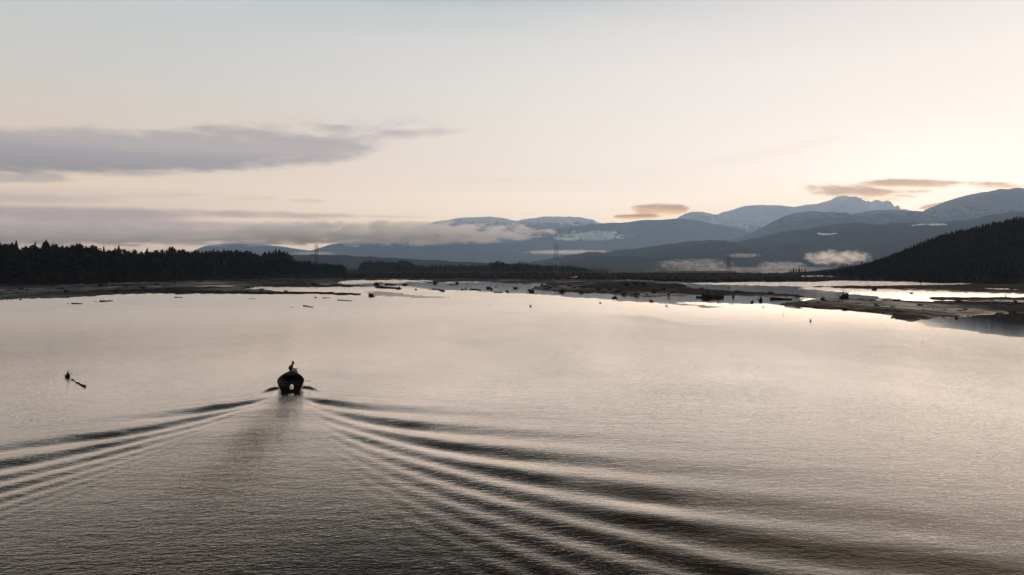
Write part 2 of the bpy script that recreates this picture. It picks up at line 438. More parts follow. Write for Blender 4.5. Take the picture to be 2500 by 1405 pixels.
def land_mask(px, py):
    m = np.zeros(px.shape, bool)
    for p in LAND: m |= inpoly(px, py, p)
    for p in POOLS: m &= ~inpoly(px, py, p)
    return m
def blur(a, k, ax):
    c = np.cumsum(np.pad(a, [(k+1, k) if i == ax else (0, 0) for i in range(2)], mode='edge'), axis=ax)
    n = a.shape[ax]
    return (np.take(c, range(2*k+1, 2*k+1+n), ax)-np.take(c, range(0, n), ax))/(2*k+1)
def ground():
    cols = np.concatenate([np.arange(-900, -30, 30), np.arange(-30, 2530, 2.5), np.arange(2530, 3401, 30)])
    rows = np.concatenate([[1000, 860, 830], np.arange(800, 662, -.5), [661,659,657,655.5,654,653,652.2,651.3,650.88,650.65]])
    PX, PY = np.meshgrid(cols, rows)
    v = (702.5-PY)/F; Zr = -sP+v*cP; Yr = cP+v*sP; t_ = -H/Zr
    X = (PX-1250)/F*t_; Y = Yr*t_
    jx = PX+(fbm(PX/12, PY/1.5, 5, 5, .6)-.5)*46; jy = PY+(fbm(PX/15, PY/2.0, 9, 5, .6)-.5)*5.5
    land = land_mask(jx, jy).astype(float)
    marsh = np.zeros(PX.shape, bool)
    jy2 = PY+(fbm(PX/22, PY/2, 29, 4)-.5)*5
    for p in MARSH: marsh |= inpoly(jx, jy2, p)
    marsh = marsh.astype(float)
    land = blur(blur(land, 1, 0), 1, 1)
    strk = fbm(X/26, Y/30, 41, 5, .6)          # shallow swales over the flats
    z = -.9+land*1.12
    z = z+(land > .5)*(strk-.5)*.62*(1-marsh*.8)+marsh*land*.16
    flat_left = np.clip((900-PX)/300, 0, 1)*(PY > 690)
    z = z-(land > .5)*flat_left*.08*(1-marsh)
    pool = np.zeros(PX.shape, bool)
    for p in POOLS: pool |= inpoly(PX, PY, p)
    z = np.where(pool, -.3, z)
    z = np.where(PY < 662, np.where(PX < 1500, .25, -.6), z)
    z[:3] = -3
    V = np.stack([X, Y, z], -1).reshape(-1, 3); nr, nc = X.shape; Fq = grid_faces(nr, nc); b = len(V)
    V = np.concatenate([V, [[-29900,-1500,-4],[29900,-1500,-4],[29900,32900,-4],[-29900,32900,-4]]])
    Fq = np.concatenate([Fq, [[b, b+1, b+2, b+3]]])
    me = mesh_np('ground', V, Fq)
    at_ = me.attributes.new('marsh', 'FLOAT', 'POINT')
    at_.data.foreach_set('value', np.concatenate([marsh.ravel(), np.zeros(4)]).astype(np.float32))
    def bd(nt, b):
        (x, y, zz), g = geo_pos(); ma = attr('marsh')
        n1 = noise(xyz(x/3.0, y/9.0, 0.0), 1, 5, .6); n2 = noise(xyz(x/28.0, y/95.0, 3.0), 1, 5, .62)
        mud = mix(n1.ss(.35,.7), (.006,.0052,.005), (.015,.013,.0125))
        mud = mix(n2.ss(.44,.54), mud, (.006,.005,.0045))
        grass = mix(n1.ss(.35,.7), (.005,.004,.0035), (.012,.009,.007))
        nt.links.new(mix(ma.ss(.3,.7), mud, grass), b.inputs['Base Color'])
        wet = (n2*.8+n1*.5+(zz*-.8)).ss(.38, .72)*(1.0-ma)
        nt.links.new((.85-wet*.40).s, b.inputs['Roughness'])
        nt.links.new((wet*.05+.005).s, b.inputs['Specular IOR Level'])
        nt.links.new(bump(n1+n2, .25, .6), b.inputs['Normal'])
    return tag(link('ground', me, mat('mud', (.09,.07,.06), build=bd)), kind='structure')
ground()

# ------------------------------------------------------------------ mountains
def pl(pts, x): p = np.array(pts, float); return np.interp(x, p[:, 0], p[:, 1])
def snow_mat(name, lo, hi, forest=(.022,.028,.03), amt=1.0, clear=None, ns=1/260.):
    def bd(nt, b):
        (x, y, z), g = geo_pos()
        n = noise(xyz(x*ns, y*ns, z*ns*2.4), 1, 6, .68); nf = noise(xyz(x*ns*6, y*ns*6, z*ns*6), 1, 5, .7)
        fo = mix(nf.ss(.3,.7), tuple(c*.35 for c in forest), tuple(c*2.2 for c in forest))
        fo = mix(n.ss(.35,.65), fo, tuple(c*1.6 for c in forest))
        s_ = ((z-lo)/(hi-lo)+(n-.5)*2.0+(nf-.5)*1.8).ss(.42, .56)*amt
        col = mix(s_, fo, (.80,.82,.86))
        if clear:
            for (cx, cz, wx, wz, th) in clear:
                dd = (((x-cx)/wx).sq()+((z-cz)/wz).sq())*-1.0+1.0+(n-.5)*3.2+(nf-.5)*1.2
                col = mix(dd.ss(th, th+.12), col, (.82,.85,.88))
        nt.links.new(col, b.inputs['Base Color']); b.inputs['Specular IOR Level'].default_value = 0
        nt.links.new(bump(nf, 70.0, .7), b.inputs['Normal'])
    return mat(name, forest, .95, 0, bd)
def mountain(name, prof, D, wf_, wb_, m, amp=.28, fr=1/900., seed=1, teeth=2.0, nx=620, nv=120, foot=-6.0, power=1.15):
    pxs = np.linspace(prof[0][0], prof[-1][0], nx)
    ys = pl(prof, pxs)
    # round the polyline and roughen it a little
    k = 1; ys = np.convolve(np.pad(ys, k, mode='edge'), np.ones(2*k+1)/(2*k+1), 'valid')
    x = (pxs-1250)/F*D/ (cP)
    vv = (702.5-ys)/F
    crest = H+(-sP+vv*cP)/(cP+vv*sP)*D
    crest = crest+(fbm(x/(D/160.), x*0+seed, seed, 4)-.5)*teeth*D/2000*2
    if D > 6000: crest = crest+(fbm(x/(D/38.), x*0+seed, seed+3, 4, .6)-.5)*6*D/2000
    v = np.linspace(-1, 1, nv); v = np.sign(v)*np.abs(v)**1.3
    X = np.repeat(x[None], nv, 0); Vv = np.repeat(v[:, None], nx, 1)
    off = np.where(Vv < 0, Vv*wf_, Vv*wb_)
    Y = D+off
    X = X*(Y/D)**.5
    rough = ridged(X*fr, Y*fr*.8, seed+20, 6, .52)
    wob = (fbm(X*fr*.5, Y*fr*.5, seed+50, 3)-.5)
    shape = 1-np.abs(Vv)**power
    body = np.maximum(crest[None], 2)*shape
    a = np.abs(Vv); wgt = np.clip(a*4, 0, 1)*(1-a)
    Z = body+np.maximum(crest[None], 2)*amp*(rough-.72)*wgt*2.2+np.maximum(crest[None],2)*wob*wgt*.5
    # keep every slope below the line from the camera to the crest
    lim = H+(crest[None]-H)*(Y/D)-np.maximum(crest[None], 2)*.012*np.minimum(a*30, 1)
    Z = np.minimum(Z, lim)
    Z = Z*np.clip((1-a)*12, 0, 1)+foot*(1-np.clip((1-a)*12, 0, 1))
    me = mesh_np(name, np.stack([X, Y, Z], -1).reshape(-1, 3), grid_faces(nv, nx))
    o = link(name, me, m); tag(o, kind='structure')
    return dict(X=X, Y=Y, Z=Z, o=o)
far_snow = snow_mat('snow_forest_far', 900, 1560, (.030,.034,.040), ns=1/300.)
D_FAR = 28000.
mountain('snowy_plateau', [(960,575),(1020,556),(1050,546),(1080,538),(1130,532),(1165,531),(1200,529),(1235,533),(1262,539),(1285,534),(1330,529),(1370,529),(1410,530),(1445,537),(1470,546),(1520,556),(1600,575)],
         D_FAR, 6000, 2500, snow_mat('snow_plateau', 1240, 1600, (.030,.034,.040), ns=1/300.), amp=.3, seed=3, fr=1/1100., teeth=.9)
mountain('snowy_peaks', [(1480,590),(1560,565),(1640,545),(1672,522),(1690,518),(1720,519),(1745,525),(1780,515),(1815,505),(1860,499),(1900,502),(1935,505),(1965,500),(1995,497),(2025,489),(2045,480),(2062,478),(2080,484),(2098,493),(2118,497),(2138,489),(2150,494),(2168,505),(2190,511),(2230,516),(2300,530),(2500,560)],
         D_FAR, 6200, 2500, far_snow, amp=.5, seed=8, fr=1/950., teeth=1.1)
def px_clear(x, y, D, wx, wy, th): return (xat(x, D), hat(y, D), wx/F*D, wy/F*D, th)
D_B = 21000.
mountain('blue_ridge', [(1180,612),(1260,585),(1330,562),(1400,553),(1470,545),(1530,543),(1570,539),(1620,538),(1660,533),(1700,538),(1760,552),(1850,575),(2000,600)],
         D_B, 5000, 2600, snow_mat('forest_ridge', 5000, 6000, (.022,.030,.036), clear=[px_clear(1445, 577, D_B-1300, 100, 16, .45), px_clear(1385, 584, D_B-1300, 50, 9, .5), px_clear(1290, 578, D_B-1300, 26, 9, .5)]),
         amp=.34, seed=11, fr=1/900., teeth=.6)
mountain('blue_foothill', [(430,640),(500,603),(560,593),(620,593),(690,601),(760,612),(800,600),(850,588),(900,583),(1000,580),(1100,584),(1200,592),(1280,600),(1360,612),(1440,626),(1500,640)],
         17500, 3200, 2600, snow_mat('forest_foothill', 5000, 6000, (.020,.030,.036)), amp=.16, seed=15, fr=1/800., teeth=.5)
D_C = 14500.
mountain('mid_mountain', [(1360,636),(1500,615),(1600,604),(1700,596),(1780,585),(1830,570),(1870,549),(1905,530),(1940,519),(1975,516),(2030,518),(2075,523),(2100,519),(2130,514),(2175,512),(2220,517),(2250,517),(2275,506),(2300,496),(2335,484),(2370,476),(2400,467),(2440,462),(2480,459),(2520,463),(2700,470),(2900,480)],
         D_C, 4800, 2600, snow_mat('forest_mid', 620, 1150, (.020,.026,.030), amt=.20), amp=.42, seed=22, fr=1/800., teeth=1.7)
D_E = 8500.
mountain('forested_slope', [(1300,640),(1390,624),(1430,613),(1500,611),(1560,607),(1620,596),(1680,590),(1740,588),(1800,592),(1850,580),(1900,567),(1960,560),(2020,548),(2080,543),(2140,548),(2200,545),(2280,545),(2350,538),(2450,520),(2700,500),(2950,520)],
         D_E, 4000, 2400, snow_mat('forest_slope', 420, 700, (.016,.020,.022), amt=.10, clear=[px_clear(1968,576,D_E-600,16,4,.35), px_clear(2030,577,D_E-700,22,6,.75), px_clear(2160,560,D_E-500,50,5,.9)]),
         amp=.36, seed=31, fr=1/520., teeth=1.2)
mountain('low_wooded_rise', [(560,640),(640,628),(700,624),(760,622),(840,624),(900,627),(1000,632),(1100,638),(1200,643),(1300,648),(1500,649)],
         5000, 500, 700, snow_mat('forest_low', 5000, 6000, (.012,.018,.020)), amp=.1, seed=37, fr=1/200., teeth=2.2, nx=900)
D_F = 800.
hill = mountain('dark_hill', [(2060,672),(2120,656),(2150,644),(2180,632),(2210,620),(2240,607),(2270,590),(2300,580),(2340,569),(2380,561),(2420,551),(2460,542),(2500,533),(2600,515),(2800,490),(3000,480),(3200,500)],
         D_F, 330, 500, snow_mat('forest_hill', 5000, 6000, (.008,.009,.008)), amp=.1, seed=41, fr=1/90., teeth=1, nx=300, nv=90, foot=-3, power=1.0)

# ------------------------------------------------------------------ trees
bark = mat('bark', (.02,.016,.013), .95, .05)
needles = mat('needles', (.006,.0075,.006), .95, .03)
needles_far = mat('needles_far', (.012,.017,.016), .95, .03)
def conifer_arrays(seed, h=1.0, wid=.16, n=190, ragged=.35, low=.08):
    """crown of drooping leaf fans round a trunk, unit height"""
    r_ = random.Random(seed); V = []; Fc = []
    lean = r_.uniform(-.015, .015)
    for i in range(n):
        t_ = (i/n)**.85; z = low+(1-low)*t_
        L = wid*((1-t_)**.8)*(1+r_.uniform(-ragged, ragged))+.012
        if r_.random() < .08: L *= 1.35
        a = i*2.4+r_.uniform(-.5, .5); ca, sa = math.cos(a), math.sin(a)
        dr = L*r_.uniform(.15, .6); ww = L*r_.uniform(.28, .5)+.004
        b = len(V); cx = lean*z
        V += [(cx, 0, z+.012), (cx+ca*L*.6-sa*ww, sa*L*.6+ca*ww, z-dr*.45), (cx+ca*L, sa*L, z-dr), (cx+ca*L*.6+sa*ww, sa*L*.6-ca*ww, z-dr*.45)]
        Fc.append((b, b+1, b+2, b+3))
        V += [(cx, 0, z+.02), (cx+ca*L*.55, sa*L*.55, z-dr*.1+.012), (cx+ca*L*.95, sa*L*.95, z-dr-.01), (cx+ca*L*.4, sa*L*.4, z-dr*.6-.03)]
        Fc.append((b+4, b+5, b+6, b+7))
    return V, Fc
def round_arrays(seed, n=260):
    """broad, lumpy crown of small leaf clumps (cedar / alder), unit height"""
    r_ = random.Random(seed); V = []; Fc = []
    lobes = [(r_.uniform(-.14,.14), r_.uniform(-.14,.14), r_.uniform(.35,.8), r_.uniform(.12,.2)) for _ in range(7)]
    for i in range(n):
        lx, ly, lz, lr = lobes[i % 7]
        d_ = Vector((r_.gauss(0,1), r_.gauss(0,1), r_.gauss(0,1))).normalized()*lr*r_.uniform(.7, 1.05)
        p = Vector((lx, ly, lz))+d_; u = Vector((r_.gauss(0,1), r_.gauss(0,1), r_.gauss(0,.6))).normalized(); s_ = r_.uniform(.025,.055)
        w_ = u.cross(d_.normalized()).normalized() if u.cross(d_).length > 1e-4 else Vector((1,0,0))
        b = len(V); V += [tuple(p+u*s_), tuple(p+w_*s_), tuple(p-u*s_*.9), tuple(p-w_*s_*.8)]; Fc.append((b, b+1, b+2, b+3))
    return V, Fc
def trunk_mesh(h=.98, r0=.012):
    return MB().tube([(0,0,-.03),(.002,0,.3),(-.002,0,.7),(0,0,h)], [r0*1.3, r0, r0*.6, .002], 6).mesh('trunk')
PROTO = []
for k in range(9):
    V, Fc = conifer_arrays(k, wid=[.13,.17,.10,.20,.15,.22,.12,.18,.08][k], n=[190,200,150,210,200,220,120,200,80][k], ragged=[.3,.4,.5,.3,.45,.35,.6,.4,.7][k], low=[.05,.08,.1,.05,.1,.06,.2,.05,.3][k])
    me = bpy.data.meshes.new('crown'); me.from_pydata(V, [], Fc); me.materials.append(needles); PROTO.append(me)
RPROTO = []
for k in range(4):
    V, Fc = round_arrays(50+k); me = bpy.data.meshes.new('crown'); me.from_pydata(V, [], Fc); me.materials.append(needles); RPROTO.append(me)
TRUNK = trunk_mesh(); TRUNK.materials.append(bark)
def tree(x, y, h, proto, label, group, wide=1.0, z=.1, cat='tree', name='conifer_tree'):
    o = empty(name, (x, y, z), random.uniform(0, 6.28)); o.scale = (h*wide, h*wide, h)
    tag(o, label, cat, group)
    a = bpy.data.objects.new('crown', proto); C.objects.link(a); a.parent = o
    b = bpy.data.objects.new('trunk', TRUNK); C.objects.link(b); b.parent = o
    return o
SKY_L = [(-80,592),(0,591),(14,594),(30,592),(38,588),(43,590),(47,603),(62,598),(78,601),(86,591),(92,606),(101,596),(114,587),(124,592),(133,587),(141,602),(160,598),(190,593),(212,598),(228,598),(240,607),(254,603),(260,607),(268,610),(280,604),(290,600),(304,607),(328,606),(350,614),(361,606),(370,610),(384,611),(407,603),(423,603),(436,609),(448,606),(463,617),(481,609),(497,614),(515,607),(538,609),(560,609),(584,611),(607,610),(622,615),(640,616),(660,613),(674,607),(690,610),(702,615),(708,622),(712,630),(722,634),(748,634),(768,639),(800,642),(838,644),(842,650)]
BASE_L = [(-80,694),(0,693),(300,684),(500,679),(700,675),(840,671)]
def interp(t_, x): p = np.array(t_, float); return float(np.interp(x, p[:,0], p[:,1]))
standout = {40:('tall twin-pointed conifer near the left end of the black forest skyline',3), 86:('slim conifer spike in the dip right of the left-end forest hump',6), 114:('broad tall conifer forming the first of the left pair of skyline points',5),
            133:('thin bare-topped conifer spike beside the highest left skyline hump',8), 254:('isolated pointed conifer at the right foot of the long left forest hump',0), 290:('tall full conifer rising above its neighbours right of two small pointed ones',1),
            361:('slender conifer spike standing before the pale foothill on the left skyline',8), 422:('rounded conifer crown at the top of the middle forest hump',3), 674:('tallest thin spiky conifer close to the right drop of the black forest',2), 702:('last tall conifer before the black forest steps down to low trees',0)}
x = -70.0; i = 0; forestx = []
while x < 842:
    key = [s_ for s_ in standout if abs(s_-x) < 2.2]
    by = interp(BASE_L, x); dd = gp(x, by-.8)[1]*random.uniform(1.0, 1.10)
    top = interp(SKY_L, x)
    if key:
        px_, (lab, pr) = key[0], standout.pop(key[0]); top = interp(SKY_L, px_)-1.5; x = px_
        tree(xat(px_, dd), dd, hat(top, dd)-.1, PROTO[pr], lab, 'conifers of the left forest skyline', 1.0)
    else:
        pr = random.choice(PROTO[:8]+RPROTO*3); hh = (hat(top+random.uniform(0, 3.5), dd))
        sec = next(v for lim_, v in ((47,'hump at the far left end'),(104,'small dip after the left-end hump'),(142,'twin high points near the left end'),(246,'long smooth hump of the left half'),(300,'notched stretch with three points'),(352,'low rounded hump before the middle'),(463,'highest middle hump'),(560,'gently toothed stretch after the middle hump'),(640,'even toothed stretch before the right points'),(709,'last high stretch before the drop'),(770,'first low step right of the drop'),(9999,'tapering tail at the very right end')) if x < lim_)
        sp_ = ('rounded dark tree' if pr in RPROTO else 'pointed black conifer')+' on the left forest skyline, '+sec
        tree(xat(x, dd), dd, hh, pr, sp_, 'conifers of the left forest skyline' if x < 708 else 'low trees right of the left forest', random.uniform(1.1, 2.0) if x < 708 else random.uniform(1.2, 2.0))
    forestx.append(x); x += random.uniform(2.6, 6.2) if x < 708 else random.uniform(2.5, 5)
def mass_forest(name, spots, label, m, seed, lowpoly=True, wid=(.14,.26)):
    """one mesh of many small conifers: (x, y, z, h)"""
    r_ = random.Random(seed); V = []; Fc = []
    for (x_, y_, z_, h_) in spots:
        w_ = r_.uniform(*wid)*h_; k = 6; a0 = r_.uniform(0, 6.28); b = len(V)
        for lev, (zz, rr) in enumerate(((.06, 1.0), (.36, .78), (.62, .5))):
            for j in range(k):
                a = a0+lev*.5+6.283*j/k; q = rr*w_*r_.uniform(.55, 1.15)
                V.append((x_+math.cos(a)*q, y_+math.sin(a)*q, z_+h_*(zz+r_.uniform(-.05,.04))))
            V.append((x_, y_, z_+h_*min(1, zz+.42)))
        for lev in range(3):
            q = b+lev*(k+1)
            for j in range(k): Fc.append((q+j, q+(j+1) % k, q+k))
    me = mesh_np(name, V, Fc, False); o = link(name, me, m); return tag(o, label, 'forest', kind='stuff')
sp = []
for i in range(2600):
    x_ = random.uniform(-700, 838); by = interp(BASE_L, max(x_, -80)); d0 = gp(x_, by-.8)[1]; dd = d0*random.uniform(1.0, 1.35)
    top = interp(SKY_L, max(-80, x_)); hh = hat(top, dd)*random.uniform(.62, .95)
    sp.append((xat(x_, dd), dd, 0, max(hh, 3)))
mass_forest('forest', sp, 'dense black forest interior filling the left shore below the skyline trees', needles, 3)
# second grove and the thin tree line behind the marsh
def line(x0, x1, tops, base, step, label, group, mats_wide=(1.1, 2.0), seed=0, zb=.2):
    x_ = x0
    while x_ < x1:
        dd = gp(x_, base)[1]*random.uniform(.96, 1.12); tp = interp(tops, x_)+random.uniform(-.5, 2.5)
        tree(xat(x_, dd), dd, max(hat(tp, dd)-zb, 3), random.choice(PROTO+RPROTO*2), label, group, random.uniform(*mats_wide), zb)
        x_ += random.uniform(*step)
line(879, 1012, [(878,648),(884,640),(892,636),(905,634),(920,636),(945,635),(960,638),(990,633),(996,637),(1004,640),(1012,646)], 663, (2.2,4.5),
     'dark tree in the compact grove beyond the marsh, right of the black forest', 'trees of the compact middle grove')
line(1012, 1250, [(1012,646),(1060,642),(1100,643),(1160,644),(1213,637),(1222,640),(1250,645)], 661.5, (4,8.5),
     'small dark tree in the thin far tree line left of the middle pylon', 'trees of the thin far tree line')
line(1200, 1452, [(1200,645),(1216,636),(1227,637),(1235,645),(1250,642),(1268,637),(1290,640),(1320,645),(1350,646),(1400,648),(1420,652),(1452,661)], 664, (3,6),
     'dark tree in the low wood around the foot of the middle pylon', 'trees of the low wood by the middle pylon')
sp = []
for i in range(1500):
    x_ = random.uniform(880, 1450); dd = gp(x_, random.uniform(660, 664.5))[1]
    tp = interp([(880,645),(900,640),(1005,642),(1020,649),(1200,650),(1300,648),(1400,652),(1450,661)], x_)
    sp.append((xat(x_, dd), dd, 0, max(hat(tp+random.uniform(0,5), dd), 2)))
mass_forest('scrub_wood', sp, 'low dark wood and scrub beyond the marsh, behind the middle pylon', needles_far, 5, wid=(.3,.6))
# spiky conifers at the foot of the dark hill
for (x_, tp) in [(2050,650),(2056,645),(2062,648),(2069,644),(2075,647),(2082,650),(2089,653),(2096,651),(2101,642),(2104,637),(2110,641),(2116,639),(2121,643),(2127,640),(2133,646),(2140,650),(2148,648)]:
    dd = gp(x_, 671)[1]; 
    lab = {2104:'tallest pointed conifer at the foot of the dark hill, before the mist patch', 2050:'leftmost pointed conifer at the foot of the dark hill'}.get(x_, 'pointed conifer in the small stand at the left foot of the dark hill')
    tree(xat(x_, dd), dd, hat(tp, dd)+random.uniform(-.4,.4), PROTO[random.choice([0,1,4,7])], lab, 'conifers at the foot of the dark hill', random.uniform(.9,1.3))
for (x_, tp) in [(1931,657),(1937,653),(1944,655),(1951,652),(1958,656),(1966,655),(1925,660)]:
    dd = gp(x_, 669)[1]; tree(xat(x_, dd), dd, hat(tp, dd), PROTO[random.choice([0,1,4,7])], 'small faint conifer on the flats left of the dark hill', 'faint conifers left of the dark hill', 1.2)
# forest on the dark hill
hx, hy, hz = hill['X'], hill['Y'], hill['Z']; sp = []
for i in range(15000):
    a_ = random.randrange(4, 60); b_ = random.randrange(0, hx.shape[1])
    if hz[a_, b_] < 0: continue
    sp.append((hx[a_, b_]+random.uniform(-4,4), hy[a_, b_]+random.uniform(-4,4), hz[a_, b_]-1.0, random.uniform(2.6, 5.2)))
mass_forest('hillside_forest', sp, 'dark conifer forest covering the near hill on the right', needles, 9, wid=(.16,.28))

# marsh grass
def marsh_grass():
    r_ = np.random.default_rng(4); n = 26000
    px = r_.uniform(-120, 2620, n); py = r_.uniform(667.5, 694, n)
    k = np.zeros(n, bool)
    for p in MARSH[:2]: k |= inpoly(px, py, p)
    for p in POOLS: k &= ~inpoly(px, py, p)
    px, py = px[k], py[k]; V = []; Fc = []
    for a, b in zip(px, py):
        x_, y_ = gp(a, b, .2); h_ = r_.uniform(.35, .9)*(1.6 if b < 672 else 1); w_ = r_.uniform(.4, 2.0); q = len(V)
        if r_.random() < .02: h_ *= 2.2
        s_ = r_.uniform(-.6,.6)
        V += [(x_-w_, y_-s_, -.05), (x_+w_, y_+s_, -.05), (x_+w_*.6, y_+s_, h_*r_.uniform(.5,1)), (x_-w_*.3, y_, h_)]
        Fc.append((q, q+1, q+2, q+3))
        V += [(x_-.3, y_-w_, -.05), (x_+.3, y_+w_, -.05), (x_, y_+w_*.4, h_*.8), (x_, y_-w_*.5, h_)]
        Fc.append((q+4, q+5, q+6, q+7))
    me = mesh_np('marsh_grass', V, Fc, False)
    tag(link('marsh_grass', me, mat('dry_grass', (.010,.0075,.006), .98, .0)), 'dark dry grass covering the far marsh flats', 'grass', kind='stuff')
marsh_grass()

# ------------------------------------------------------------------ driftwood
wood = mat('wet_wood', (.011,.010,.0095), .9, .06)
def rootwad(mb, r, seed, spikes=9, up=.8, c=(0,0,0)):
    r_ = random.Random(seed); c = Vector(c)
    mb.lump(c+Vector((0,0,r*.35)), (r*.75, r*.55, r*.55), seed, .35, 1.8, 12, 7)
    for i in range(spikes):
        a = r_.uniform(0, 6.28); e_ = r_.uniform(-.1, 1.3)*up
        d_ = Vector((math.cos(a)*math.cos(e_), math.sin(a)*math.cos(e_)*.6, math.sin(e_)))
        L = r*r_.uniform(.7, 1.5); p0 = c+Vector((0,0,r*.35))+d_*r*.3
        p1 = p0+d_*L*.5+Vector((r_.uniform(-.1,.1)*r, 0, r_.uniform(-.1,.1)*r)); p2 = p0+d_*L+Vector((r_.uniform(-.2,.2)*r, r_.uniform(-.2,.2)*r, r_.uniform(-.1,.25)*r))
        mb.tube([p0, p1, p2], [r*.16, r*.09, r*.02], 5, jit=.2, rnd=r_)
    return mb
def logtube(mb, p0, p1, r0, r1, seed, seg=6):
    r_ = random.Random(seed); p0, p1 = Vector(p0), Vector(p1); L = (p1-p0).length; pts = []; rad = []
    for i in range(seg+1):
        t_ = i/seg; pts.append(p0.lerp(p1, t_)+Vector((r_.uniform(-.02,.02)*L, r_.uniform(-.02,.02)*L, r_.uniform(-.008,.012)*L))); rad.append((r0*(1-t_)+r1*t_)*r_.uniform(.88,1.12))
    mb.tube(pts, rad, 8, jit=.08, rnd=r_); return mb
def snag(x, y, wpx, hpx, kind, label, group=None, seed=None, dx=0, dy=0):
    """kind: stump / log / rootlog / spike; (dx,dy): photo offset of the far end of its log"""
    X, Y = gp(x, y); sc = Y/F; w_ = wpx*sc; h_ = hpx*sc; seed = seed if seed is not None else int(x*7+y*3)
    r_ = random.Random(seed)
    if kind == 'stump':
        o = empty('driftwood_stump', (X, Y, -.05)); mb = rootwad(MB(), 1.0, seed, 10, 1.0)
        if w_ > 1.6:
            mb.build('root_wad', wood, o); MB().tube([(0,0,.1),(.1,.4,.55),(.15,.9,.75)], [.32,.3,.27], 9, jit=.1, rnd=r_).build('trunk', wood, o)
        else: mb.build('root_wad', wood, o)
        o.scale = (w_*.42, w_*.5, h_*.62)
    elif kind == 'spike':
        o = empty('driftwood_snag', (X, Y, -.05)); mb = MB().lump((0,0,.1), (.35,.3,.22), seed, .3)
        a = r_.uniform(-.5, .5)
        mb.tube([(0,0,0),(a*.4,0,.5),(a*.6,.1,1.0)], [.16,.1,.02], 6, jit=.2, rnd=r_)
        mb.tube([(0,0,.1),(-a*.7,0,.5),(-a*1.3-.1,.1,.7)], [.1,.06,.01], 5, jit=.2, rnd=r_); mb.build('branch', wood, o)
        o.scale = (w_*.9, w_*.6, h_)
    else:
        X2, Y2 = gp(x+dx, y+dy); o = empty('driftwood_log', (X, Y, 0)); v_ = Vector((X2-X, Y2-Y, 0))
        r0 = h_*.5; logtube(MB(), (0,0,r0*.45), (v_.x, v_.y, r0*.25), r0, r0*.55, seed).build('trunk', wood, o)
        if kind == 'rootlog':
            rw = rootwad(MB(), w_*.5, seed, 11, 1.0).build('root_wad', wood, o)
        if v_.length > 4:
            mb = MB()
            for q in range(3):
                t_ = r_.uniform(.2,.85); p = v_*t_+Vector((0,0,r0*.5)); mb.tube([p, p+Vector((r_.uniform(-.5,.5), r_.uniform(-.3,.3), r0*r_.uniform(1.5,3)))], [r0*.22, r0*.04], 5)
            mb.build('branch', wood, o)
    return tag(o, label, 'driftwood', group)
snag(165, 921, 19, 15, 'stump', 'black root wad floating alone at far left, left of the boat', seed=2)
def sunk_log():
    p = [gp(172, 924), gp(180, 930), gp(190, 936), gp(200, 942), gp(208, 945)]
    o = empty('sunken_log', (p[0][0], p[0][1], 0)); q = [Vector((a-p[0][0], b-p[0][1], 0)) for a, b in p]
    MB().tube([q[0]+Vector((0,0,-.10)), q[1]+Vector((0,0,-.08)), q[2]+Vector((0,0,-.075)), q[3]+Vector((0,0,0)), q[4]+Vector((0,0,.06))], [.10,.10,.10,.11,.09], 8, jit=.15).build('trunk', wood, o)
    mb = MB().lump(q[1].lerp(q[0], .3)+Vector((0,0,.02)), (.12,.16,.06), 3); mb.lump(q[2]+Vector((.0,0,.03)), (.18,.12,.06), 5); mb.build('branch_stub', wood, o)
    tag(o, 'half sunken log trailing towards the camera from the lone root wad', 'driftwood')
sunk_log()
